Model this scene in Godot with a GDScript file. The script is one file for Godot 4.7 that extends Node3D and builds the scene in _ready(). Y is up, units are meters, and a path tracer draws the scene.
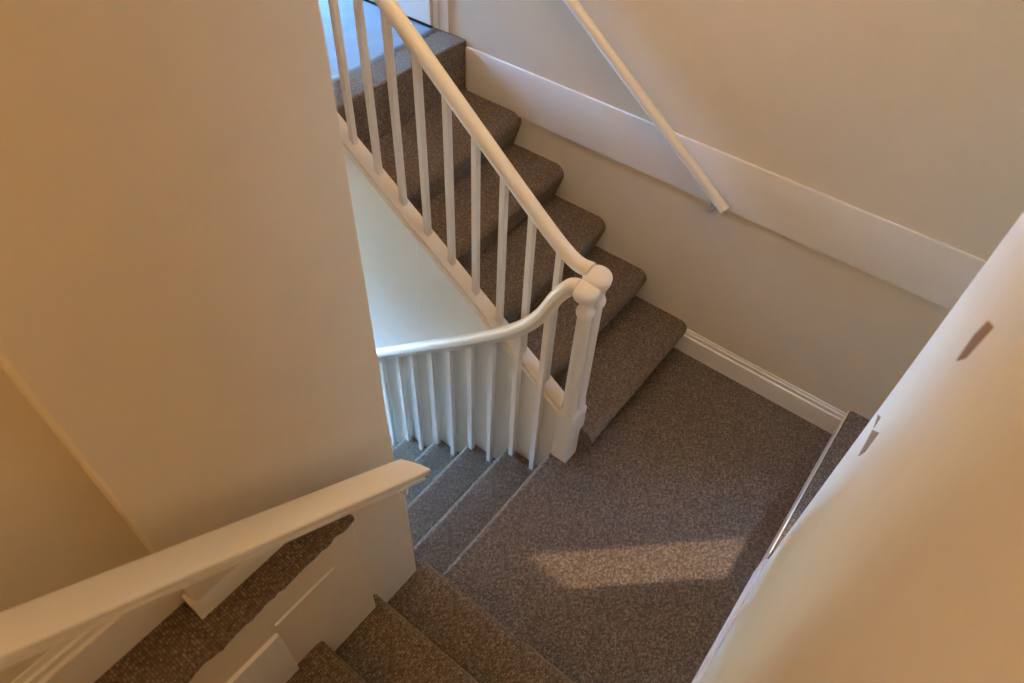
extends Node3D
# Carpeted stairwell seen from an upper flight.
# x runs along the back wall (left to right), y is up, z runs from the back wall towards the viewer; landing floor at y = 0.

var M := {}
var used := {}

func _ready():
	setup_view()
	make_materials()
	build_shell()
	build_floors()
	build_trims()
	build_flights()
	build_upper_balustrade()
	build_lower_balustrade()
	build_newel()
	build_wall_handrail()
	build_near_handrail()
	build_apron()
	build_side_step()
	build_landing_door()
	build_windows()
	build_ceiling_lamp()

# ---------------------------------------------------------------- camera, sky, sun, exposure
func setup_view():
	var cam := Camera3D.new()
	cam.name = "camera"
	add_child(cam)
	cam.basis = Basis(Vector3(0.78858583, 0.03902399, -0.61368519), Vector3(-0.47964544, 0.66354496, -0.5741501), Vector3(0.38480209, 0.74711794, 0.54197983))
	cam.position = Vector3(0.4895, 2.6567, 2.4478)
	cam.keep_aspect = Camera3D.KEEP_HEIGHT
	cam.fov = rad_to_deg(2.0 * atan(341.5 / 694.86))
	cam.near = 0.05
	cam.far = 60.0
	cam.current = true
	var lens := CameraAttributesPhysical.new()
	lens.frustum_focal_length = 12.0 / (341.5 / 694.86)
	lens.frustum_focus_distance = 2.55
	lens.exposure_aperture = 2.6
	lens.frustum_near = 0.05
	lens.frustum_far = 60.0
	cam.attributes = lens
	var env := Environment.new()
	env.background_mode = Environment.BG_SKY
	var sky := Sky.new()
	var sm := ProceduralSkyMaterial.new()
	sm.sky_top_color = Color(0.49, 0.74, 1.0)
	sm.sky_horizon_color = Color(0.57, 0.78, 1.0)
	sm.ground_horizon_color = Color(0.46, 0.47, 0.46)
	sm.ground_bottom_color = Color(0.34, 0.34, 0.32)
	sm.sky_energy_multiplier = 8.8
	sm.ground_energy_multiplier = 8.8
	sky.sky_material = sm
	env.sky = sky
	env.ambient_light_source = Environment.AMBIENT_SOURCE_DISABLED
	env.tonemap_mode = Environment.TONE_MAPPER_LINEAR
	env.tonemap_exposure = 1.0
	env.sdfgi_enabled = true
	env.ssao_enabled = true
	env.ssil_enabled = true
	var we := WorldEnvironment.new()
	we.name = "environment"
	we.environment = env
	add_child(we)
	var sun := DirectionalLight3D.new()
	sun.name = "sun"
	sun.light_color = Color(1.0, 0.88, 0.70)
	sun.light_energy = 1.25
	sun.light_angular_distance = 0.5
	sun.shadow_enabled = true
	sun.sky_mode = DirectionalLight3D.SKY_MODE_LIGHT_ONLY
	add_child(sun)
	sun.look_at_from_position(Vector3.ZERO, Vector3(-0.408, -0.829, 0.386), Vector3.UP)

# ---------------------------------------------------------------- node helpers
func numbered(n: String) -> String:
	if not used.has(n):
		used[n] = 0
		return n
	used[n] += 1
	return "%s_%03d" % [n, used[n]]

func mesh_node(called: String, st: SurfaceTool, m: Material, parent: Node) -> MeshInstance3D:
	var o := MeshInstance3D.new()
	o.mesh = st.commit()
	o.material_override = m
	o.cast_shadow = GeometryInstance3D.SHADOW_CASTING_SETTING_ON
	o.name = numbered(called) if parent == self else called
	parent.add_child(o, true)
	return o

func structure(called: String, label: String, category: String, st: SurfaceTool, m: Material) -> MeshInstance3D:
	var o := mesh_node(called, st, m, self)
	o.set_meta("kind", "structure")
	o.set_meta("label", label)
	o.set_meta("category", category)
	return o

func thing(called: String, label: String, category: String, at: Vector3, group := "") -> Node3D:
	var o := Node3D.new()
	o.name = numbered(called)
	add_child(o)
	o.position = at
	o.set_meta("label", label)
	o.set_meta("category", category)
	if group != "":
		o.set_meta("group", group)
	return o

func part(called: String, st: SurfaceTool, m: Material, parent: Node3D, label := "") -> MeshInstance3D:
	# shapes are written in world coordinates and moved back under their parent's origin
	var o := mesh_node(called, st, m, parent)
	var p: Node3D = parent
	var off := Vector3.ZERO
	while p != self:
		off += p.position
		p = p.get_parent()
	o.position = -off
	if label != "":
		o.set_meta("label", label)
	return o

# ---------------------------------------------------------------- shape helpers
func mb() -> SurfaceTool:
	var st := SurfaceTool.new()
	st.begin(Mesh.PRIMITIVE_TRIANGLES)
	return st

func tri(st: SurfaceTool, a: Vector3, b: Vector3, c: Vector3, na: Vector3, nb: Vector3, nc: Vector3):
	var g := (b - a).cross(c - a)
	if g.length_squared() < 1e-16:
		return
	if g.dot(na + nb + nc) > 0.0:
		var t := b
		b = c
		c = t
		t = nb
		nb = nc
		nc = t
	st.set_normal(na)
	st.add_vertex(a)
	st.set_normal(nb)
	st.add_vertex(b)
	st.set_normal(nc)
	st.add_vertex(c)

func quad(st: SurfaceTool, a: Vector3, b: Vector3, c: Vector3, d: Vector3, n: Vector3):
	tri(st, a, b, c, n, n, n)
	tri(st, a, c, d, n, n, n)

func box(st: SurfaceTool, lo: Vector3, hi: Vector3, bev := 0.0):
	var c := (lo + hi) * 0.5
	var h := (hi - lo) * 0.5
	bev = minf(bev, minf(h.x, minf(h.y, h.z)) * 0.9)
	for a in 3:
		var u := (a + 1) % 3
		var v := (a + 2) % 3
		for s in [-1.0, 1.0]:
			var n := Vector3.ZERO
			n[a] = s
			var q := []
			for k in [[-1, -1], [1, -1], [1, 1], [-1, 1]]:
				var p := Vector3.ZERO
				p[a] = s * h[a]
				p[u] = k[0] * (h[u] - bev)
				p[v] = k[1] * (h[v] - bev)
				q.append(c + p)
			quad(st, q[0], q[1], q[2], q[3], n)
	if bev <= 0.0:
		return
	for a in 3:
		var u := (a + 1) % 3
		var v := (a + 2) % 3
		for s in [-1.0, 1.0]:
			for t in [-1.0, 1.0]:
				var nu := Vector3.ZERO
				var nv := Vector3.ZERO
				nu[u] = s
				nv[v] = t
				var q := []
				for e in [-1.0, 1.0]:
					var p := Vector3.ZERO
					p[a] = e * (h[a] - bev)
					p[u] = s * h[u]
					p[v] = t * (h[v] - bev)
					q.append(c + p)
					p[u] = s * (h[u] - bev)
					p[v] = t * h[v]
					q.append(c + p)
				tri(st, q[0], q[1], q[3], nu, nv, nv)
				tri(st, q[0], q[3], q[2], nu, nv, nu)
	for sx in [-1.0, 1.0]:
		for sy in [-1.0, 1.0]:
			for sz in [-1.0, 1.0]:
				tri(st, c + Vector3(sx * h.x, sy * (h.y - bev), sz * (h.z - bev)), c + Vector3(sx * (h.x - bev), sy * h.y, sz * (h.z - bev)), c + Vector3(sx * (h.x - bev), sy * (h.y - bev), sz * h.z), Vector3(sx, 0, 0), Vector3(0, sy, 0), Vector3(0, 0, sz))

# closed profile swept along frames; profile x and y go along each frame's basis x and y
func sweep(st: SurfaceTool, prof: PackedVector2Array, frames: Array, caps := true, soft := 50.0):
	var n := prof.size()
	var area := 0.0
	for i in n:
		area += prof[i].cross(prof[(i + 1) % n])
	var en := []
	for i in n:
		var d := (prof[(i + 1) % n] - prof[i]).normalized()
		en.append(Vector2(d.y, -d.x) if area > 0.0 else Vector2(-d.y, d.x))
	var lim := cos(deg_to_rad(soft))
	for k in frames.size() - 1:
		var f: Transform3D = frames[k]
		var g: Transform3D = frames[k + 1]
		for i in n:
			var j := (i + 1) % n
			var e: Vector2 = en[i]
			var pe: Vector2 = en[(i + n - 1) % n]
			var ne: Vector2 = en[j]
			var n0 := (e + pe).normalized() if e.dot(pe) > lim else e
			var n1 := (e + ne).normalized() if e.dot(ne) > lim else e
			var a := f * Vector3(prof[i].x, prof[i].y, 0)
			var b := f * Vector3(prof[j].x, prof[j].y, 0)
			var c := g * Vector3(prof[j].x, prof[j].y, 0)
			var d := g * Vector3(prof[i].x, prof[i].y, 0)
			var na := (f.basis * Vector3(n0.x, n0.y, 0)).normalized()
			var nb := (f.basis * Vector3(n1.x, n1.y, 0)).normalized()
			var nc := (g.basis * Vector3(n1.x, n1.y, 0)).normalized()
			var nd := (g.basis * Vector3(n0.x, n0.y, 0)).normalized()
			tri(st, a, b, c, na, nb, nc)
			tri(st, a, c, d, na, nc, nd)
	if not caps:
		return
	var ids := Geometry2D.triangulate_polygon(prof)
	for e in [0, frames.size() - 1]:
		var f: Transform3D = frames[e]
		var o: Transform3D = frames[1] if e == 0 else frames[frames.size() - 2]
		var out := f.basis.x.cross(f.basis.y).normalized()
		if out.dot(f.origin - o.origin) < 0.0:
			out = -out
		for t in range(0, ids.size(), 3):
			var q := []
			for s in 3:
				var v := prof[ids[t + s]]
				q.append(f * Vector3(v.x, v.y, 0))
			tri(st, q[0], q[1], q[2], out, out, out)

# extrude a profile between two frames' origins: px and py are the world directions of the profile's axes
func extrude(st: SurfaceTool, prof: PackedVector2Array, px: Vector3, py: Vector3, from: Vector3, to: Vector3, soft := 50.0):
	var b := Basis(px, py, px.cross(py))
	sweep(st, prof, [Transform3D(b, from), Transform3D(b, to)], true, soft)

func lathe(st: SurfaceTool, prof: Array, at: Vector3, seg := 28, soft := 40.0):
	# prof: Vector2(radius, height) from bottom to top
	var n := prof.size()
	var lim := cos(deg_to_rad(soft))
	var en := []
	for i in n - 1:
		var d: Vector2 = (prof[i + 1] - prof[i]).normalized()
		en.append(Vector2(d.y, -d.x))
	for i in n - 1:
		var e: Vector2 = en[i]
		var n0 := e
		var n1 := e
		if i > 0 and e.dot(en[i - 1]) > lim:
			n0 = (e + en[i - 1]).normalized()
		if i < n - 2 and e.dot(en[i + 1]) > lim:
			n1 = (e + en[i + 1]).normalized()
		for k in seg:
			var a0 := TAU * k / seg
			var a1 := TAU * (k + 1) / seg
			var c0 := Vector3(cos(a0), 0, sin(a0))
			var c1 := Vector3(cos(a1), 0, sin(a1))
			var p: Vector2 = prof[i]
			var q: Vector2 = prof[i + 1]
			var up := Vector3.UP
			tri(st, at + c0 * p.x + up * p.y, at + c1 * p.x + up * p.y, at + c1 * q.x + up * q.y, c0 * n0.x + up * n0.y, c1 * n0.x + up * n0.y, c1 * n1.x + up * n1.y)
			tri(st, at + c0 * p.x + up * p.y, at + c1 * q.x + up * q.y, at + c0 * q.x + up * q.y, c0 * n0.x + up * n0.y, c1 * n1.x + up * n1.y, c0 * n1.x + up * n1.y)

func tube(st: SurfaceTool, pts: Array, rad: float, seg := 14):
	var prof := PackedVector2Array()
	for i in seg:
		prof.append(Vector2(cos(TAU * i / seg), sin(TAU * i / seg)) * rad)
	var fr := []
	for i in pts.size():
		var t: Vector3 = (pts[mini(i + 1, pts.size() - 1)] - pts[maxi(i - 1, 0)]).normalized()
		var s := t.cross(Vector3.UP if absf(t.y) < 0.95 else Vector3.RIGHT).normalized()
		fr.append(Transform3D(Basis(s, s.cross(t), t), pts[i]))
	sweep(st, prof, fr)

func smooth_path(pts: Array, per := 8) -> Array:
	var out := []
	for i in pts.size() - 1:
		var a: Vector3 = pts[maxi(i - 1, 0)]
		var b: Vector3 = pts[i]
		var c: Vector3 = pts[i + 1]
		var d: Vector3 = pts[mini(i + 2, pts.size() - 1)]
		for k in per:
			out.append(b.cubic_interpolate(c, a, d, float(k) / per))
	out.append(pts[pts.size() - 1])
	return out

func rail_frames(pts: Array, side: Vector3) -> Array:
	# profile x = side, y = up the rail's own normal
	var fr := []
	for i in pts.size():
		var t: Vector3 = (pts[mini(i + 1, pts.size() - 1)] - pts[maxi(i - 1, 0)]).normalized()
		var u := side.cross(t).normalized()
		if u.y < 0.0:
			u = -u
		fr.append(Transform3D(Basis(side, u, side.cross(u)), pts[i]))
	return fr

func arc(cx: float, cy: float, r: float, a0: float, a1: float, n: int) -> PackedVector2Array:
	var o := PackedVector2Array()
	for i in n + 1:
		var a := deg_to_rad(lerpf(a0, a1, float(i) / n))
		o.append(Vector2(cx + cos(a) * r, cy + sin(a) * r))
	return o

# ---------------------------------------------------------------- materials
func noise_tex(freq: float, seed_: int, c0: Color, c1: Color, size := 512) -> NoiseTexture2D:
	var nz := FastNoiseLite.new()
	nz.seed = seed_
	nz.frequency = freq
	nz.fractal_octaves = 4
	var t := NoiseTexture2D.new()
	t.width = size
	t.height = size
	t.seamless = true
	t.noise = nz
	var g := Gradient.new()
	g.set_color(0, c0)
	g.set_color(1, c1)
	t.color_ramp = g
	return t

func paint(c: Color, rough: float, bump: float, vary := 0.015) -> StandardMaterial3D:
	var m := StandardMaterial3D.new()
	m.albedo_color = Color.WHITE
	m.albedo_texture = noise_tex(0.012, 11, c.darkened(vary), c.lightened(vary * 0.6))
	m.roughness = rough
	m.metallic_specular = 0.4 if rough < 0.5 else 0.2
	m.uv1_triplanar = true
	m.uv1_world_triplanar = true
	m.uv1_scale = Vector3.ONE * 0.9
	if bump > 0.0:
		m.heightmap_enabled = true
		m.heightmap_texture = noise_tex(0.06, 5, Color.BLACK, Color.WHITE)
		m.heightmap_scale = bump
	return m

func plain(c: Color, rough: float, metal := 0.0) -> StandardMaterial3D:
	var m := StandardMaterial3D.new()
	m.albedo_color = c
	m.roughness = rough
	m.metallic = metal
	return m

func carpet() -> StandardMaterial3D:
	var size := 512
	var loops := 56
	var rows := 40
	var img := Image.create(size, size, false, Image.FORMAT_RGB8)
	var hgt := Image.create(size, size, false, Image.FORMAT_RGB8)
	var rng := RandomNumberGenerator.new()
	rng.seed = 7
	var tone := []
	for i in loops * loops:
		var t := rng.randf()
		tone.append(t * t * 0.6 + rng.randf() * 0.4)
	var dark := Color(0.36, 0.312, 0.265)
	var mid := Color(0.58, 0.495, 0.41)
	var pale := Color(0.74, 0.67, 0.585)
	for y in size:
		for x in size:
			var fy := float(y) / size * rows
			var row := int(fy)
			var fx := float(x) / size * loops + (0.5 if row % 2 == 1 else 0.0)
			var col := int(fx) % loops
			var d := Vector2((fx - floor(fx) - 0.5) * 1.7, (fy - row - 0.5) * 2.0)
			var h := clampf(1.0 - d.length_squared(), 0.0, 1.0)
			var t: float = tone[row * loops + col]
			var c := dark.lerp(mid, minf(t * 2.0, 1.0)) if t < 0.5 else mid.lerp(pale, (t - 0.5) * 2.0)
			c = c.lerp(dark, clampf((1.0 - h) * 0.45 + pow(absf(fy - row - 0.5) * 2.0, 3.0) * 0.35, 0.0, 1.0))
			img.set_pixel(x, y, c)
			hgt.set_pixel(x, y, Color(h, h, h))
	img.generate_mipmaps()
	var m := StandardMaterial3D.new()
	m.albedo_texture = ImageTexture.create_from_image(img)
	m.heightmap_enabled = true
	m.heightmap_texture = ImageTexture.create_from_image(hgt)
	m.heightmap_scale = 0.25
	m.roughness = 0.95
	m.metallic_specular = 0.15
	m.rim_enabled = true
	m.rim = 0.25
	m.uv1_triplanar = true
	m.uv1_world_triplanar = true
	m.uv1_scale = Vector3.ONE * 3.3
	return m

func make_materials():
	M.wall = paint(Color(0.90, 0.855, 0.78), 0.9, 0.05)
	M.band = paint(Color(0.90, 0.875, 0.835), 0.85, 0.03)
	M.gloss = paint(Color(0.955, 0.945, 0.925), 0.32, 0.02, 0.015)
	M.ceiling = paint(Color(0.93, 0.91, 0.88), 0.8, 0.03)
	M.carpet = carpet()
	M.timber = paint(Color(0.52, 0.57, 0.62), 0.45, 0.02, 0.06)
	M.metal = plain(Color(0.90, 0.91, 0.92), 0.3, 0.7)
	M.bar = plain(Color(0.55, 0.55, 0.55), 0.35, 1.0)
	M.brown_patch = plain(Color(0.56, 0.42, 0.30), 0.8)
	M.brick = paint(Color(0.62, 0.50, 0.42), 0.9, 0.05, 0.15)
	M.dark = plain(Color(0.05, 0.05, 0.05), 0.9)
	var g := StandardMaterial3D.new()
	g.transparency = BaseMaterial3D.TRANSPARENCY_ALPHA
	g.albedo_color = Color(1, 1, 1, 0.04)
	g.roughness = 0.0
	M.glass = g

# ---------------------------------------------------------------- room shell
const TOP := 3.6
const LOW := -1.75
const WEST := -3.6
const EAST := 2.4
const SOUTH := 4.6
const UP_Y := 1.1526

func build_shell():
	# back wall with the door opening of the upper passage and the side room's window opening
	var st := mb()
	box(st, Vector3(-1.775, LOW - 0.1, -0.18), Vector3(1.34, TOP, 0))
	box(st, Vector3(WEST, LOW - 0.1, -0.18), Vector3(-2.60, TOP, 0))
	box(st, Vector3(-2.60, LOW - 0.1, -0.18), Vector3(-1.775, UP_Y, 0))
	box(st, Vector3(-2.60, 3.13, -0.18), Vector3(-1.775, TOP, 0))
	box(st, Vector3(1.34, LOW - 0.1, -0.18), Vector3(1.82, 1.45, 0))
	box(st, Vector3(1.34, 3.38, -0.18), Vector3(1.82, TOP, 0))
	box(st, Vector3(1.82, LOW - 0.1, -0.18), Vector3(EAST, TOP, 0))
	structure("wall_back", "cream plaster wall behind the upper flight and the landing", "wall", st, M.wall)
	# pier beside the near flight: a wall along x with a return along z
	st = mb()
	var L := PackedVector2Array([Vector2(WEST, 1.743), Vector2(-0.418, 1.743)])
	L.append_array(arc(-0.418, 1.749, 0.006, -90, 0, 4))
	L.append_array(arc(-0.420, 2.367, 0.008, 0, 90, 4))
	L.append_array(PackedVector2Array([Vector2(-0.62, 2.375), Vector2(-0.62, 1.93), Vector2(WEST, 1.93)]))
	extrude(st, L, Vector3(1, 0, 0), Vector3(0, 0, 1), Vector3(0, LOW - 0.1, 0), Vector3(0, TOP, 0))
	structure("wall_left", "large plain cream wall pier at left rising above the near handrail", "wall", st, M.wall)
	st = mb()
	box(st, Vector3(-0.70, LOW - 0.1, 2.375), Vector3(-0.50, TOP, SOUTH))
	structure("wall_left_recess", "darker recessed cream wall at far left behind the near handrail", "wall", st, M.wall)
	# right wall with its rounded plaster corner at the opening
	st = mb()
	var W := PackedVector2Array()
	W.append_array(arc(0.67, 0.885, 0.03, 180, 270, 8))
	W.append_array(PackedVector2Array([Vector2(0.92, 0.855), Vector2(0.92, SOUTH), Vector2(0.64, SOUTH)]))
	extrude(st, W, Vector3(1, 0, 0), Vector3(0, 0, 1), Vector3(0, LOW - 0.1, 0), Vector3(0, TOP, 0))
	var wr := structure("wall_right", "cream plaster wall close at right with rounded corner", "wall", st, M.wall)
	# flat brown patches on the wall near the corner
	for poly in [[Vector2(1.412, 1.916), Vector2(1.479, 1.958), Vector2(1.462, 1.874), Vector2(1.413, 1.823), Vector2(1.391, 1.867)], [Vector2(1.069, 1.237), Vector2(1.194, 1.366), Vector2(1.202, 1.296), Vector2(1.159, 1.226)], [Vector2(0.965, 1.19), Vector2(1.04, 1.26), Vector2(1.061, 1.236)]]:
		st = mb()
		extrude(st, PackedVector2Array(poly), Vector3(0, 0, 1), Vector3(0, 1, 0), Vector3(0.6385, 0, 0), Vector3(0.644, 0, 0))
		part("brown_patch", st, M.brown_patch, wr, "flat brown patch on the wall")
	# outer walls, with openings for the passage window and the lower hall window
	st = mb()
	var w0 := WEST - 0.2
	box(st, Vector3(w0, UP_Y, 0.50), Vector3(WEST, TOP, 1.93))
	box(st, Vector3(w0, UP_Y, -0.18), Vector3(WEST, 1.25, 0.50))
	box(st, Vector3(w0, 2.6, -0.18), Vector3(WEST, TOP, 0.50))
	box(st, Vector3(w0, 1.25, -0.18), Vector3(WEST, 2.6, 0.005))
	box(st, Vector3(w0, LOW - 0.1, -0.18), Vector3(WEST, UP_Y, 1.0))
	box(st, Vector3(w0, LOW - 0.1, 1.72), Vector3(WEST, UP_Y, 1.93))
	box(st, Vector3(w0, LOW - 0.1, 1.0), Vector3(WEST, -1.5, 1.72))
	box(st, Vector3(w0, 0.55, 1.0), Vector3(WEST, UP_Y, 1.72))
	structure("wall_far_left", "outer wall at the far end of the upper passage", "wall", st, M.wall)
	st = mb()
	box(st, Vector3(WEST, UP_Y, 0.54), Vector3(-2.55, TOP, 1.75))  # unseen wall, shaped to narrow the window light reaching the right wall
	structure("wall_passage_light_blocker", "unseen upper passage wall shaped to limit the window light on the right wall", "wall", st, M.wall)
	st = mb()
	box(st, Vector3(EAST, LOW - 0.1, -0.18), Vector3(EAST + 0.2, TOP, 2.0))
	box(st, Vector3(0.92, LOW - 0.1, 1.8), Vector3(EAST, TOP, 2.0))
	structure("wall_side_room", "walls of the small room right of the landing", "wall", st, M.wall)
	st = mb()
	box(st, Vector3(-0.70, LOW - 0.1, SOUTH), Vector3(0.92, TOP, SOUTH + 0.2))
	structure("wall_front", "wall behind the viewer", "wall", st, M.wall)
	st = mb()
	box(st, Vector3(WEST - 0.2, TOP, -0.18), Vector3(EAST + 0.2, TOP + 0.2, SOUTH + 0.2))
	structure("ceiling", "white ceiling over the stairwell", "ceiling", st, M.ceiling)

func build_floors():
	# landing with its nosing over the lower flight
	var st := mb()
	var pr := PackedVector2Array([Vector2(0.64, -0.2), Vector2(0.64, 0.0)])
	pr.append_array(arc(-0.345 + 0.03, -0.03, 0.03, 90, 200, 10))
	pr.append_array(PackedVector2Array([Vector2(-0.322, -0.07), Vector2(-0.322, -0.2)]))
	extrude(st, pr, Vector3(1, 0, 0), Vector3(0, 1, 0), Vector3(0, 0, 0), Vector3(0, 0, 1.76))
	structure("floor", "brown looped carpet of the square landing", "floor", st, M.carpet)
	# floor of the upper passage: carpet strip, metal bar, pale boards
	st = mb()
	pr = PackedVector2Array([Vector2(-1.78, UP_Y - 0.03), Vector2(-1.78, UP_Y)])
	pr.append_array(arc(-1.612 - 0.012, UP_Y - 0.012, 0.012, 90, 0, 6))
	pr.append_array(PackedVector2Array([Vector2(-1.612, UP_Y - 0.03)]))
	extrude(st, pr, Vector3(1, 0, 0), Vector3(0, 1, 0), Vector3(0, 0, 0), Vector3(0, 0, 1.73))
	structure("floor_passage_carpet", "narrow carpet strip at the top of the upper flight", "floor", st, M.carpet)
	st = mb()
	box(st, Vector3(WEST, UP_Y - 0.03, 0), Vector3(-1.80, UP_Y - 0.004, 1.73))
	box(st, Vector3(WEST, UP_Y - 0.25, 0), Vector3(-1.63, UP_Y - 0.03, 1.73))
	structure("floor_passage", "pale painted floor of the upper passage", "floor", st, M.timber)
	# upper floor behind the viewer, lower hall floor
	st = mb()
	box(st, Vector3(-0.70, 0.72, 3.1), Vector3(0.64, 0.97, SOUTH))
	structure("floor_upper", "carpeted upper floor behind the viewer", "floor", st, M.carpet)
	st = mb()
	box(st, Vector3(WEST - 0.2, LOW - 0.1, -0.18), Vector3(EAST + 0.2, LOW, SOUTH + 0.2))
	structure("floor_lower", "floor of the lower hall under the stairs", "floor", st, M.carpet)

func skirting_profile(h: float, t: float) -> PackedVector2Array:
	# x = out from the wall, y = up: flat board, torus step, small cove at the top
	var p := PackedVector2Array([Vector2(0, 0), Vector2(t, 0), Vector2(t, h * 0.70)])
	p.append_array(arc(t - 0.004, h * 0.70 + 0.004, 0.004, 0, 90, 3))
	p.append_array(PackedVector2Array([Vector2(t * 0.55, h * 0.70 + 0.009), Vector2(t * 0.55, h * 0.80)]))
	p.append_array(arc(t * 0.40, h * 0.80 + 0.012, t * 0.28, -20, 100, 5))
	p.append_array(PackedVector2Array([Vector2(t * 0.25, h), Vector2(0, h)]))
	return p

func build_trims():
	var st := mb()
	extrude(st, skirting_profile(0.148, 0.0185), Vector3(0, 0, 1), Vector3(0, 1, 0), Vector3(-0.225, 0, 0), Vector3(0.628, 0, 0), 30)
	structure("baseboard_back", "white moulded skirting board along the back wall of the landing", "skirting board", st, M.gloss)
	st = mb()
	extrude(st, skirting_profile(0.14, 0.016), Vector3(-1, 0, 0), Vector3(0, 1, 0), Vector3(0.641, 0, 0.872), Vector3(0.641, 0, 1.70), 30)
	structure("baseboard_right", "white skirting board at the foot of the right wall", "skirting board", st, M.gloss)
	# flat band on the back wall at the height of the upper floor
	st = mb()
	var b := PackedVector2Array([Vector2(0, 0.892), Vector2(0.014, 0.892), Vector2(0.014, 1.118), Vector2(0.011, 1.124), Vector2(0, 1.124)])
	extrude(st, b, Vector3(0, 0, 1), Vector3(0, 1, 0), Vector3(-1.60, 0, 0), Vector3(1.25, 0, 0), 30)
	structure("trim_1", "wide flat painted band running along the back wall", "wall band", st, M.band)

# ---------------------------------------------------------------- carpeted flights
# one step in its own plane: nosing at u = 0, going towards +u, top at v = 0
func step_profile(depth: float, rise: float, r: float, back: float) -> PackedVector2Array:
	var p := PackedVector2Array([Vector2(depth, -rise), Vector2(depth, 0)])
	p.append_array(arc(r, -r, r, 90, 180 + 25, 10))
	p.append_array(PackedVector2Array([Vector2(back, -r * 2.6), Vector2(back + 0.004, -rise)]))
	return p

func soft_step_profile(depth: float, rise: float, r: float, back: float) -> PackedVector2Array:
	# thick carpet waterfalling over the edge, riser leaning back
	var p := PackedVector2Array([Vector2(depth, -rise), Vector2(depth, 0)])
	p.append_array(arc(r, -r, r, 90, 190, 12))
	p.append(Vector2(back, -rise))
	return p

func build_flights():
	# upper flight, climbing to the left along the back wall
	var up := thing("stair_flight", "brown carpeted flight of six steps climbing left along the back wall", "stairs", Vector3(-0.2, 0, 0.42))
	for k in 5:
		var st := mb()
		var d := 0.2712 + (0.06 if k < 4 else 0.12)
		extrude(st, soft_step_profile(d, 0.1812, 0.05, 0.04), Vector3(-1, 0, 0), Vector3(0, 1, 0), Vector3(-0.1959 + 0.012 - 0.2712 * k, 0.1812 * (k + 1) + 0.002, 0.0), Vector3(-0.1959 + 0.012 - 0.2712 * k, 0.1812 * (k + 1) + 0.002, 0.862))
		part("step", st, M.carpet, up)
	var st6 := mb()
	box(st6, Vector3(-1.66, 0.90, 0), Vector3(-1.618, UP_Y - 0.03, 0.862), 0.003)
	part("top_riser", st6, M.carpet, up)
	# lower flight, going down to the left
	var dn := thing("stair_flight", "carpeted flight going down left in bluish daylight below the landing", "stairs", Vector3(-0.6, -0.19, 1.34))
	for k in range(1, 9):
		var st := mb()
		var at := Vector3(-0.345 - 0.2387 * k, -0.1897 * k, 0.0)
		extrude(st, step_profile(0.2387 + 0.05, 0.1897, 0.032, 0.026), Vector3(1, 0, 0), Vector3(0, 1, 0), at + Vector3(0, 0, 0.928), at + Vector3(0, 0, 1.75 if k == 1 else 1.743))
		part("step", st, M.carpet, dn)
	# near flight, climbing towards the viewer
	var nr := thing("stair_flight", "brown carpeted steps in the foreground climbing towards the viewer", "stairs", Vector3(0.14, 0, 1.72))
	for k in 6:
		var st := mb()
		var at := Vector3(0, 0.1618 * (k + 1), 1.7044 + 0.2374 * k)
		var x0 := -0.372 if k < 2 else -0.335
		extrude(st, step_profile(0.2374 + 0.05, 0.1618, 0.028, 0.026), Vector3(0, 0, 1), Vector3(0, 1, 0), at + Vector3(x0, 0, 0), at + Vector3(0.638, 0, 0))
		part("step", st, M.carpet, nr)

# ---------------------------------------------------------------- white balustrades
func rail_profile(w: float, h: float) -> PackedVector2Array:
	# rounded top, small lip under it, flat underside
	var p := PackedVector2Array([Vector2(-w * 0.30, -h * 0.5), Vector2(w * 0.30, -h * 0.5), Vector2(w * 0.36, -h * 0.22), Vector2(w * 0.49, -h * 0.12)])
	for i in 11:
		var a := deg_to_rad(lerpf(-8, 188, i / 10.0))
		p.append(Vector2(cos(a) * w * 0.5, -h * 0.02 + sin(a) * h * 0.52))
	p.append_array(PackedVector2Array([Vector2(-w * 0.49, -h * 0.12), Vector2(-w * 0.36, -h * 0.22)]))
	return p

func path_y(pts: Array, x: float) -> float:
	for i in pts.size() - 1:
		var a: Vector3 = pts[i]
		var b: Vector3 = pts[i + 1]
		if (x - a.x) * (x - b.x) <= 0.0 and absf(a.x - b.x) > 1e-6:
			return lerpf(a.y, b.y, (x - a.x) / (b.x - a.x))
	return pts[0].y

const UZ := 0.885
func string_y(x: float) -> float:
	return 0.102 - 0.69 * x

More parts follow.
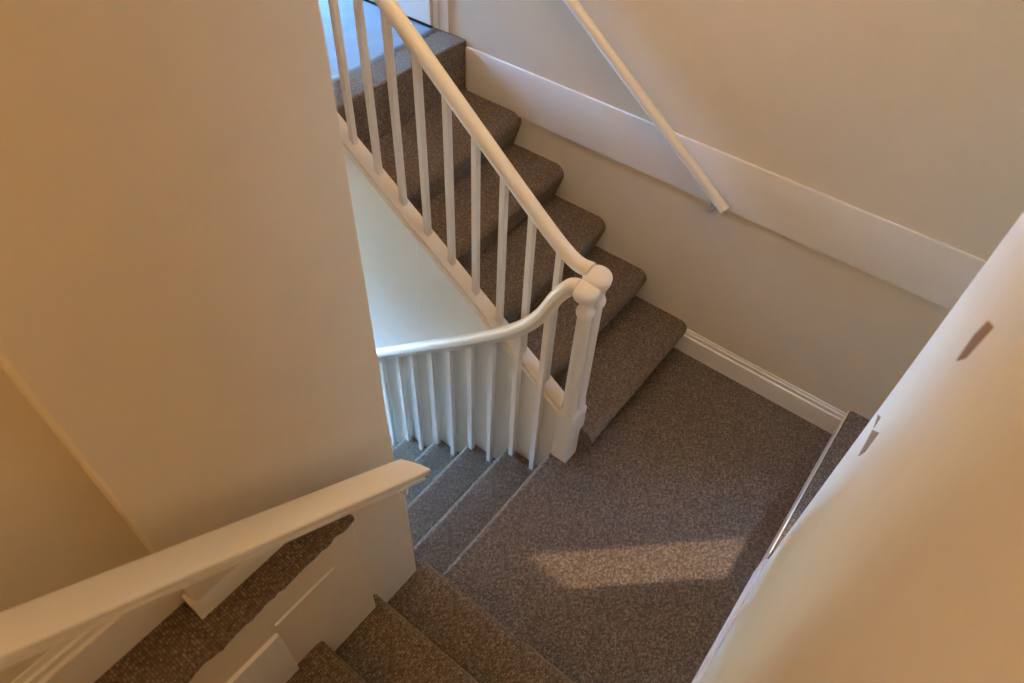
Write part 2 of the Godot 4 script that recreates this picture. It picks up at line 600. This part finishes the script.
func build_upper_balustrade():
	var t := thing("stair_balustrade", "white painted balustrade sloping up left beside the upper flight", "balustrade", Vector3(-0.9, 0.0, UZ))
	# spandrel wall of wide boards under the sloping string
	var xs := [-0.335, -0.70, -1.10, -1.50, -1.90]
	for i in 4:
		var st := mb()
		var x1: float = xs[i] - 0.0007
		var x0: float = xs[i + 1] + 0.0007
		var low := -1.75
		var pr := PackedVector2Array([Vector2(x0, low), Vector2(x1, low), Vector2(x1, minf(string_y(x1), UP_Y) - 0.03), Vector2(x0, minf(string_y(x0), UP_Y - 0.0) - 0.03)])
		extrude(st, pr, Vector3(1, 0, 0), Vector3(0, 1, 0), Vector3(0, 0, 0.868), Vector3(0, 0, 0.922))
		part("spandrel_board", st, M.gloss, t)
	# string capping with a small bead on its near edge
	var cap := mb()
	var b := PackedVector2Array([Vector2(-0.027, -0.045), Vector2(0.040, -0.045), Vector2(0.040, -0.030), Vector2(0.052, -0.028), Vector2(0.052, -0.016), Vector2(0.041, -0.013), Vector2(0.041, 0.0), Vector2(0.038, 0.003), Vector2(-0.027, 0.003)])
	var a0 := Vector3(-0.325, string_y(-0.325), UZ)
	var a1 := Vector3(-1.60, string_y(-1.60), UZ)
	sweep(cap, b, rail_frames([a0, a1], Vector3(0, 0, 1)), true, 20)
	part("string_capping", cap, M.gloss, t)
	# handrail
	var pts := smooth_path([Vector3(-0.318, 1.075, 0.872), Vector3(-0.38, 1.085, UZ - 0.005), Vector3(-0.49, 1.16, UZ), Vector3(-0.76, 1.372, UZ), Vector3(-1.16, 1.694, UZ), Vector3(-1.62, 2.06, UZ)], 6)
	var st := mb()
	sweep(st, rail_profile(0.055, 0.052), rail_frames(pts, Vector3(0, 0, 1)))
	part("handrail", st, M.gloss, t)
	for k in 10:
		var x := -0.438 - 0.1258 * k
		st = mb()
		box(st, Vector3(x - 0.0125, string_y(x) - 0.008, UZ - 0.0125), Vector3(x + 0.0125, path_y(pts, x) - 0.012, UZ + 0.0125), 0.002)
		part("baluster", st, M.gloss, t)

func build_lower_balustrade():
	var z := 0.952
	var t := thing("stair_balustrade", "white balustrade with curved handrail going down left beside the lower flight", "balustrade", Vector3(-0.8, -0.38, z))
	var pts := smooth_path([Vector3(-0.325, 1.035, 0.93), Vector3(-0.352, 1.025, 0.94), Vector3(-0.395, 0.955, z), Vector3(-0.455, 0.82, z), Vector3(-0.56, 0.675, z), Vector3(-0.78, 0.455, z), Vector3(-1.08, 0.19, z), Vector3(-1.45, -0.14, z), Vector3(-1.9, -0.54, z)], 6)
	var st := mb()
	sweep(st, rail_profile(0.058, 0.056), rail_frames(pts, Vector3(0, 0, 1)))
	part("handrail", st, M.gloss, t)
	var xs := [-0.415, -0.537, -0.67, -0.788, -0.915, -1.03, -1.163, -1.267, -1.40, -1.51]
	for i in xs.size():
		var x: float = xs[i]
		var low := -0.1897 * (1 + int(i / 2.0)) - 0.004
		st = mb()
		box(st, Vector3(x - 0.0125, low, z - 0.0125), Vector3(x + 0.0125, path_y(pts, x) - 0.012, z + 0.0125), 0.002)
		part("baluster", st, M.gloss, t)

func build_newel():
	var t := thing("newel_post", "white turned double newel post at the corner of the landing", "newel post", Vector3(-0.29, 0, 0.888))
	var st := mb()
	# square foot with splayed shoulders
	var lo := Vector3(-0.332, 0, 0.832)
	var hi := Vector3(-0.250, 0.315, 0.944)
	box(st, lo, hi, 0.005)
	part("foot", st, M.gloss, t)
	var sp := mb()
	var c0 := [Vector3(lo.x, 0.313, lo.z), Vector3(hi.x, 0.313, lo.z), Vector3(hi.x, 0.313, hi.z), Vector3(lo.x, 0.313, hi.z)]
	var c1 := [Vector3(-0.318, 0.345, 0.845), Vector3(-0.264, 0.345, 0.845), Vector3(-0.264, 0.345, 0.931), Vector3(-0.318, 0.345, 0.931)]
	for i in 4:
		var j := (i + 1) % 4
		var mid: Vector3 = (c0[i] + c0[j]) * 0.5 - Vector3(-0.291, 0.313, 0.888)
		quad(sp, c0[i], c0[j], c1[j], c1[i], (mid.normalized() + Vector3(0, 0.45, 0)).normalized())
	quad(sp, c1[0], c1[1], c1[2], c1[3], Vector3.UP)
	part("shoulder", sp, M.gloss, t)
	for s in [[Vector3(-0.292, 0, 0.915), 0.0], [Vector3(-0.284, 0, 0.862), 0.02]]:
		var dy: float = s[1]
		st = mb()
		lathe(st, [Vector2(0.0, 0.33), Vector2(0.030, 0.332), Vector2(0.0325, 0.350), Vector2(0.0315, 0.366), Vector2(0.0285, 0.385), Vector2(0.0285, 0.55), Vector2(0.0272, 0.75), Vector2(0.026, 0.905 + dy), Vector2(0.0, 0.906 + dy)], s[0])
		part("shaft", st, M.gloss, t)
		st = mb()
		lathe(st, [Vector2(0.0, 0.903 + dy), Vector2(0.028, 0.905 + dy), Vector2(0.0335, 0.913 + dy), Vector2(0.0345, 0.924 + dy), Vector2(0.032, 0.935 + dy), Vector2(0.0275, 0.94 + dy), Vector2(0.0265, 0.955 + dy), Vector2(0.0275, 0.975 + dy), Vector2(0.032, 0.992 + dy), Vector2(0.0, 0.995 + dy)], s[0])
		part("collar", st, M.gloss, t)
	for s in [[Vector3(-0.299, 0, 0.920), 0.0, 0.049], [Vector3(-0.294, 0, 0.866), 0.026, 0.052]]:
		var dy: float = s[1]
		var r: float = s[2]
		st = mb()
		var pr := [Vector2(0.0, 0.985 + dy), Vector2(r * 0.72, 0.987 + dy), Vector2(r * 0.93, 1.0 + dy)]
		for i in 9:
			var a := deg_to_rad(lerpf(-10, 90, i / 8.0))
			pr.append(Vector2(cos(a) * r * (1.0 if i < 8 else 0.0), 1.024 + dy + sin(a) * 0.034))
		lathe(st, pr, s[0])
		part("cap", st, M.gloss, t)

func build_wall_handrail():
	var t := thing("wall_handrail", "round white handrail sloping up left on the back wall", "handrail", Vector3(-0.6, 1.2, 0.0))
	var d := Vector3(-1, 0.707, 0).normalized()
	var a := Vector3(-0.178, 0.922, 0.062)
	var st := mb()
	tube(st, [a, a + d * 0.002, a + d * 2.2], 0.0225, 20)
	part("rail", st, M.gloss, t)
	for s in [0.075, 1.35]:
		var p: Vector3 = a + d * s
		st = mb()
		var q := p + Vector3(0, -0.095, 0)
		tube(st, smooth_path([Vector3(q.x, q.y, 0.0), Vector3(q.x, q.y, 0.03), Vector3(q.x, q.y + 0.008, 0.052), Vector3(q.x, q.y + 0.03, 0.062), Vector3(q.x, q.y + 0.078, 0.062)], 4), 0.0065, 10)
		var br := part("bracket", st, M.metal, t, "small chrome handrail bracket")
		st = mb()
		tube(st, [Vector3(q.x, q.y, 0.0), Vector3(q.x, q.y, 0.008)], 0.018, 20)
		part("wall_plate", st, M.metal, br)

func build_near_handrail():
	var t := thing("stair_handrail", "broad flat white handrail at lower left along the near flight", "handrail", Vector3(-0.305, 1.0, 1.77))
	# broad profile: slightly crowned top, groove and lip under the outer edge
	var p := PackedVector2Array([Vector2(-0.036, -0.046), Vector2(0.030, -0.046), Vector2(0.036, -0.040), Vector2(0.036, -0.032), Vector2(0.030, -0.028), Vector2(0.030, -0.024), Vector2(0.040, -0.019)])
	p.append_array(arc(0.033, -0.008, 0.0075, -30, 80, 6))
	p.append_array(PackedVector2Array([Vector2(0.012, 0.002), Vector2(-0.012, 0.002)]))
	p.append_array(arc(-0.033, -0.008, 0.0075, 100, 210, 6))
	p.append_array(PackedVector2Array([Vector2(-0.040, -0.019), Vector2(-0.030, -0.024), Vector2(-0.030, -0.028), Vector2(-0.036, -0.032)]))
	var dir := Vector3(0, 0.698, 1).normalized()
	var up := Vector3(0, 1, -0.698).normalized()
	var frames := []
	# the lower end is cut on the skew: the outer edge runs further down than the wall edge
	var z0 := 1.758
	var o := Vector3(-0.305, -0.255 + 0.698 * z0, z0)
	var side := (Vector3(1, 0, 0) - dir * 0.65)
	frames.append(Transform3D(Basis(side, up, dir), o))
	frames.append(Transform3D(Basis(Vector3(1, 0, 0), up, dir), o + dir * 0.25))
	frames.append(Transform3D(Basis(Vector3(1, 0, 0), up, dir), o + dir * 2.2))
	var st := mb()
	sweep(st, p, frames, true, 40)
	part("rail", st, M.gloss, t)
	for s in [0.025, 1.2]:
		var c: Vector3 = o + dir * s - up * 0.046
		st = mb()
		tube(st, smooth_path([c, c + Vector3(0, -0.055, 0), c + Vector3(-0.012, -0.085, 0), c + Vector3(-0.072, -0.09, 0)], 5), 0.0065, 10)
		part("bracket", st, M.gloss, t)

# ---------------------------------------------------------------- boxed side of the near flight with its carpeted ledge
func build_apron():
	var st := mb()
	box(st, Vector3(-0.413, LOW, 1.753), Vector3(-0.372, 0.86, 1.985), 0.006)
	structure("wall_left_foot", "short cream wall end below the handrail beside the first near step", "wall", st, M.wall)
	var t := thing("stair_apron", "cream panelled side of the near flight with carpeted ledge on top", "stair side panel", Vector3(-0.40, 0, 2.5))
	st = mb()
	box(st, Vector3(-0.411, 0.30, 1.975), Vector3(-0.335, 0.935, 3.1), 0.006)
	part("panel", st, M.wall, t)
	st = mb()
	box(st, Vector3(-0.345, 0.798, 2.07), Vector3(-0.329, 0.804, 2.272), 0.002)
	part("bead", st, M.gloss, t)
	st = mb()
	box(st, Vector3(-0.345, 0.30, 2.276), Vector3(-0.322, 0.762, 3.1), 0.004)
	part("lower_panel", st, M.gloss, t)
	# carpet laid over the ledge, its cut edge slightly uneven
	st = mb()
	var rng := RandomNumberGenerator.new()
	rng.seed = 3
	var n := 80
	var last := []
	for i in n + 1:
		var z := lerpf(1.972, 3.1, float(i) / n)
		var e := -0.330 + rng.randf_range(-0.003, 0.003) + sin(i * 0.9) * 0.0015
		var drop := 0.932 + rng.randf_range(-0.003, 0.002)
		var row := [Vector3(-0.411 if z < 2.385 else -0.50, 0.955, z), Vector3(e - 0.012, 0.955, z), Vector3(e - 0.003, 0.951, z), Vector3(e, 0.944, z), Vector3(e, drop, z), Vector3(e - 0.012, drop, z)]
		var nr := [Vector3.UP, Vector3(0.15, 1, 0).normalized(), Vector3(0.7, 0.7, 0), Vector3(1, 0.1, 0).normalized(), Vector3(1, -0.2, 0).normalized(), Vector3(0, -1, 0)]
		if i > 0:
			for k in 5:
				tri(st, last[k], last[k + 1], row[k + 1], nr[k], nr[k + 1], nr[k + 1])
				tri(st, last[k], row[k + 1], row[k], nr[k], nr[k + 1], nr[k])
		last = row
	part("ledge_carpet", st, M.carpet, t, "brown ribbed carpet on the ledge")
	# skirting boards standing on the ledge
	st = mb()
	var sk := PackedVector2Array([Vector2(-0.45, 0.955), Vector2(-0.409, 0.955), Vector2(-0.4095, 0.968), Vector2(-0.411, 0.976), Vector2(-0.4095, 0.99), Vector2(-0.410, 1.02), Vector2(-0.4125, 1.035), Vector2(-0.45, 1.035)])
	extrude(st, sk, Vector3(1, 0, 0), Vector3(0, 1, 0), Vector3(0, 0, 1.99), Vector3(0, 0, 2.384), 30)
	structure("baseboard_left", "cut-ended white skirting board on the carpeted ledge under the handrail", "skirting board", st, M.gloss)
	st = mb()
	extrude(st, skirting_profile(0.185, 0.022), Vector3(1, 0, 0), Vector3(0, 1, 0), Vector3(-0.501, 0.955, 2.376), Vector3(-0.501, 0.955, SOUTH), 30)
	structure("baseboard_left_recess", "white moulded skirting board of the recessed wall at far left", "skirting board", st, M.gloss)

# ---------------------------------------------------------------- step into the side room
func build_side_step():
	var t := thing("door_step", "narrow carpeted step with white riser at the right of the landing", "step", Vector3(0.7, 0, 0.43))
	var st := mb()
	box(st, Vector3(0.629, 0, 0.0), Vector3(0.636, 0.176, 0.87), 0.002)
	part("riser_board", st, M.band, t, "white painted riser board")
	st = mb()
	var pr := PackedVector2Array([Vector2(0.92, 0.0), Vector2(0.92, 0.18)])
	pr.append_array(arc(0.648, 0.168, 0.012, 90, 180, 5))
	pr.append_array(PackedVector2Array([Vector2(0.636, 0.0)]))
	extrude(st, pr, Vector3(1, 0, 0), Vector3(0, 1, 0), Vector3(0, 0, 0.0), Vector3(0, 0, 0.853))
	part("tread", st, M.carpet, t)
	st = mb()
	box(st, Vector3(0.92, 0.0, 0.0), Vector3(EAST, 0.18, 1.8))
	structure("floor_side_room", "carpet floor of the side room", "floor", st, M.carpet)

func build_landing_door():
	# door at the end of the back wall, on the upper passage
	var t := thing("door_1", "white panelled door beside the top of the upper flight", "door", Vector3(-2.19, UP_Y, -0.05))
	t.set_meta("kind", "structure")
	var st := mb()
	box(st, Vector3(-2.56, UP_Y + 0.012, -0.02), Vector3(-1.815, 3.10, 0.024), 0.003)
	var leaf := part("leaf", st, M.gloss, t)
	for a in [[-2.47, -2.24], [-2.13, -1.90]]:
		for b in [[UP_Y + 0.22, UP_Y + 0.85], [UP_Y + 1.05, UP_Y + 1.8]]:
			st = mb()
			box(st, Vector3(a[0], b[0], 0.023), Vector3(a[1], b[1], 0.030), 0.005)
			part("door_panel", st, M.gloss, leaf)
	for x in [[-2.60, -2.565], [-1.81, -1.775]]:
		st = mb()
		box(st, Vector3(x[0], UP_Y, -0.18), Vector3(x[1], 3.13, 0.012), 0.002)
		part("jamb", st, M.gloss, t)
	st = mb()
	box(st, Vector3(-2.60, 3.105, -0.18), Vector3(-1.775, 3.13, 0.0), 0.002)
	part("head", st, M.gloss, t)
	for x in [[-2.66, -2.585], [-1.79, -1.715]]:
		st = mb()
		box(st, Vector3(x[0], UP_Y, 0.0), Vector3(x[1], 3.19, 0.008), 0.003)
		part("architrave", st, M.gloss, t)
	st = mb()
	box(st, Vector3(-2.60, UP_Y - 0.003, -0.18), Vector3(-1.78, UP_Y - 0.002, 0.02))  # near-black sheet painting the shade in the gap under the door
	part("gap_shade", st, M.dark, t)
	st = mb()
	tube(st, [Vector3(-1.88, UP_Y + 0.95, 0.024), Vector3(-1.88, UP_Y + 0.95, 0.06)], 0.009, 10)
	lathe(st, [Vector2(0, -0.024), Vector2(0.016, -0.018), Vector2(0.025, 0), Vector2(0.016, 0.018), Vector2(0, 0.024)], Vector3(-1.88, UP_Y + 0.95, 0.078), 16, 80)
	part("knob", st, M.metal, leaf)
	st = mb()
	box(st, Vector3(-2.62, 0.9, -0.40), Vector3(-1.75, 3.2, -0.18))
	structure("wall_behind_door", "dark closed space behind the door", "wall", st, M.wall)
	st = mb()
	var pr := PackedVector2Array([Vector2(-0.022, -0.006), Vector2(-0.022, 0.0), Vector2(-0.012, 0.004), Vector2(0.012, 0.004), Vector2(0.022, 0.0), Vector2(0.022, -0.006)])
	extrude(st, pr, Vector3(1, 0, 0), Vector3(0, 1, 0), Vector3(-1.79, UP_Y, 0.0), Vector3(-1.79, UP_Y, 1.73))
	structure("trim_2", "metal threshold bar between carpet strip and pale passage floor", "threshold bar", st, M.bar)

func window(called: String, label: String, lo: Vector3, hi: Vector3, axis: int):
	# a framed opening: lo and hi are the corners of the hole, axis is the wall's thin direction
	var t := thing(called, label, "window", (lo + hi) * 0.5)
	t.set_meta("kind", "structure")
	var u := 0 if axis == 2 else 2
	var f := 0.05
	var mid := (lo[axis] + hi[axis]) * 0.5
	var st := mb()
	var a := lo
	var b := hi
	a[axis] = mid - 0.03
	b[axis] = mid + 0.03
	for s in 4:
		var p := a
		var q := b
		if s == 0:
			q.y = a.y + f
		elif s == 1:
			p.y = b.y - f
		elif s == 2:
			q[u] = a[u] + f
		else:
			p[u] = b[u] - f
		box(st, p, q, 0.004)
	part("window_frame", st, M.gloss, t)
	st = mb()
	var g0 := a
	var g1 := b
	g0[axis] = mid - 0.002
	g1[axis] = mid + 0.002
	g0.y += f
	g1.y -= f
	g0[u] += f
	g1[u] -= f
	box(st, g0, g1)
	part("pane", st, M.glass, t)

func build_windows():
	var nb := mb()
	box(nb, Vector3(-10, -6, -12.5), Vector3(40, 25.4, -12.0))  # added wall out of view, keeps low sky light out of the side window
	structure("wall_added_sky_blocker", "added unseen brick wall blocking low sky light outside the side room window", "wall", nb, M.brick)
	window("window_1", "window of the side room right of the landing", Vector3(1.34, 1.45, -0.18), Vector3(1.82, 3.38, 0), 2)
	window("window_2", "window at the end of the upper passage", Vector3(WEST - 0.2, 1.25, 0.005), Vector3(WEST, 2.6, 0.50), 0)
	window("window_3", "window of the lower hall", Vector3(WEST - 0.2, -1.5, 1.0), Vector3(WEST, 0.55, 1.72), 0)

# ---------------------------------------------------------------- the warm ceiling lamp of the stairwell
func build_ceiling_lamp():
	ceiling_lamp(Vector3(-0.7, 3.25, 0.75), 0.62, 0.35, "round warm lamp hanging over the landing")
	ceiling_lamp(Vector3(0.0, TOP, 3.7), 0.5, 0.0, "round warm ceiling lamp of the upper floor behind the viewer")

func ceiling_lamp(at: Vector3, power: float, drop: float, label: String):
	var t := thing("ceiling_lamp", label, "lamp", at + Vector3(0, drop, 0))
	var st := mb()
	lathe(st, [Vector2(0.0, -0.026), Vector2(0.12, -0.025), Vector2(0.12, 0.0), Vector2(0.0, 0.0)], at, 32)
	if drop > 0.0:
		tube(st, [at, at + Vector3(0, drop, 0)], 0.006, 8)
	part("base", st, M.gloss, t)
	var glow := StandardMaterial3D.new()
	glow.albedo_color = Color(1, 0.95, 0.88)
	glow.emission_enabled = true
	glow.emission = Color(1.0, 0.82, 0.58)
	glow.emission_energy_multiplier = power
	st = mb()
	var pr := [Vector2(0.0, -0.13)]
	for i in 10:
		var a := deg_to_rad(lerpf(-85, 0, i / 9.0))
		pr.append(Vector2(cos(a) * 0.16, -0.03 + sin(a) * 0.10))
	lathe(st, pr, at, 32, 80)
	part("shade", st, glow, t)
	var l := OmniLight3D.new()
	l.name = "bulb_light"
	l.light_color = Color(1.0, 0.82, 0.58)
	l.light_energy = power
	l.light_size = 0.12
	l.omni_range = 12.0
	l.omni_attenuation = 2.0
	l.shadow_enabled = true
	t.add_child(l)
	l.position = Vector3(0, -0.27 - drop, 0)
